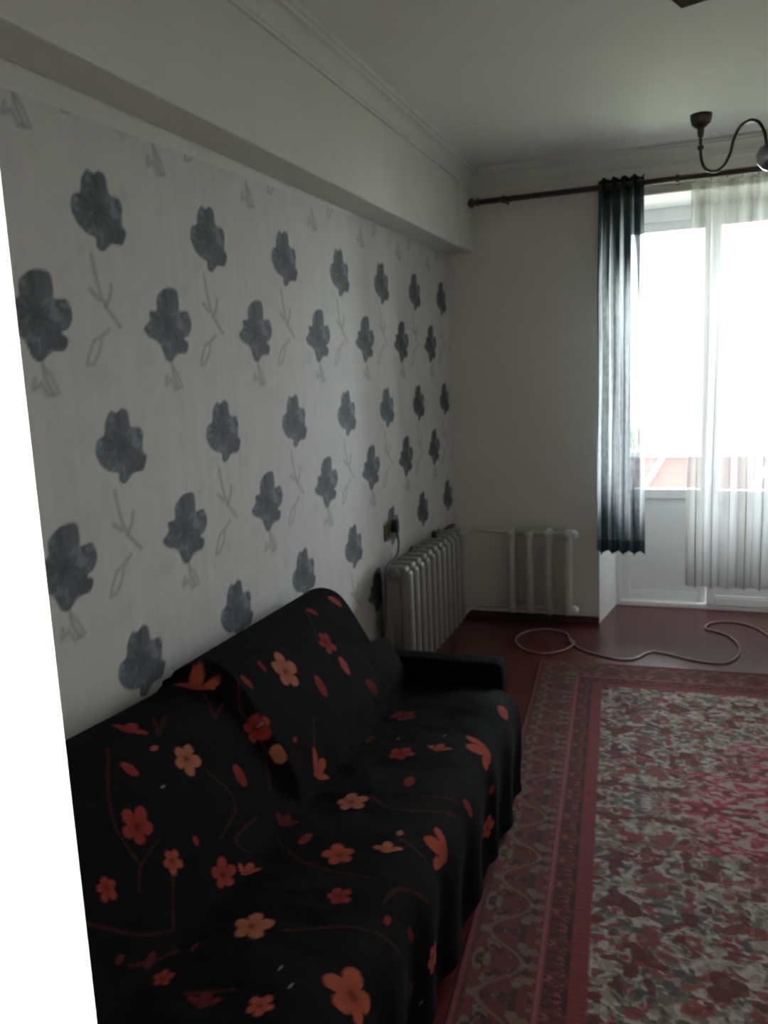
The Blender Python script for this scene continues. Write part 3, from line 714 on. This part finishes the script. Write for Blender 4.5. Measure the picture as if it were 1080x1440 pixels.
cm = bmesh.new(); bm_lathe(cm, [(0.007, 2.335 + hz), (0.010, 2.345 + hz), (0.011, 2.362 + hz), (0.020, 2.367 + hz), (0.029, 2.376 + hz), (0.033, 2.392 + hz), (0.034, 2.405 + hz), (0.031, 2.406 + hz), (0.027, 2.392 + hz), (0.012, 2.386 + hz)], (0.577, 0, 0), 24)
cm = mesh_of(cm, 'cup', True); cm.materials.append(M['brass'])
km = bmesh.new(); bm_lathe(km, [(0.006, 2.296 + hz), (0.0105, 2.300 + hz), (0.0105, 2.308 + hz), (0.006, 2.312 + hz)], (0.577, 0, 0), 14)
km = mesh_of(km, 'collar', True); km.materials.append(M['brass'])
bl = bmesh.new(); bm_lathe(bl, [(0.004, 2.142 + hz), (0.022, 2.150 + hz), (0.036, 2.168 + hz), (0.038, 2.190 + hz), (0.030, 2.208 + hz), (0.010, 2.218 + hz)], (0.200, 0, 0), 24)
bl = mesh_of(bl, 'ball', True); bl.materials.append(M['steel'])
for k in range(2):
    a = bpy.data.objects.new('arm', am); C.objects.link(a); a.parent = ch; a.rotation_euler = (0, 0, base_ang + k * math.pi)
    for nm, me in (('cup', cm), ('collar', km), ('ball', bl)):
        o = bpy.data.objects.new(nm, me); C.objects.link(o); o.parent = a

# ------------------------------------------------------------------ cable on the floor
pts = [(0.80, 4.86), (0.76, 4.98), (0.643, 5.03), (0.53, 4.96), (0.485, 4.80), (0.56, 4.63), (0.70, 4.575), (0.80, 4.66), (0.835, 4.79), (0.80, 4.87), (0.82, 4.80), (0.90, 4.68), (1.03, 4.60), (1.13, 4.565), (1.20, 4.60), (1.27, 4.73), (1.35, 4.72),
       (1.46, 4.66), (1.58, 4.62), (1.67, 4.64), (1.735, 4.78), (1.745, 4.95), (1.70, 5.12), (1.63, 5.20), (1.575, 5.235), (1.585, 5.33), (1.64, 5.40), (1.72, 5.42), (1.80, 5.39), (1.87, 5.30), (1.92, 5.17), (2.0, 5.0), (2.15, 4.85), (2.4, 4.75)]
cb = tube('floor_cable', spline([(x, y, 0.0062) for x, y in pts], 8), 0.0058, M['hose'], None, 8)
tag(cb, 'pale cable looped loosely over the bare floor between rug and balcony door', 'cable')

# ------------------------------------------------------------------ spotlight added out of view on the hall side, to whiten the door jamb
LP_ = Vector((2.60, DY0 - 0.25, 1.95))
hl = empty('added_jamb_spotlight', (LP_.x, DY0, LP_.z)); tag(hl, 'small white spotlight added out of view in the hall to brighten the door jamb', 'added lamp')
box('mount', (-0.04, -0.025, -0.05), (0.04, 0.0, 0.05), M['white'], hl, 0.006)
v = Vector((1.037, 0.36, 1.45)) - LP_; rot = v.to_track_quat('-Z', 'Y').to_euler()
sh = lathe('shade', [(0.022, 0.05), (0.034, 0.045), (0.045, -0.045), (0.041, -0.045), (0.029, 0.03)], M['white'], hl, (0, 0, 0), 20); sh.location = (0, -0.25, 0); sh.rotation_euler = rot
tube('stem', [(0, -0.02, 0), (0, -0.235, 0.0)], 0.008, M['steel'], hl, 8)
sl = bpy.data.lights.new('added_jamb_light', 'SPOT'); sl.energy = 900; sl.color = (1.0, 0.94, 0.82); sl.spot_size = math.radians(70); sl.spot_blend = 0.4; sl.shadow_soft_size = 0.012
slo = bpy.data.objects.new('added_jamb_light', sl); C.objects.link(slo); slo.parent = hl; slo.location = Vector((0, -0.25, 0)) + v.normalized() * 0.05; slo.rotation_euler = rot
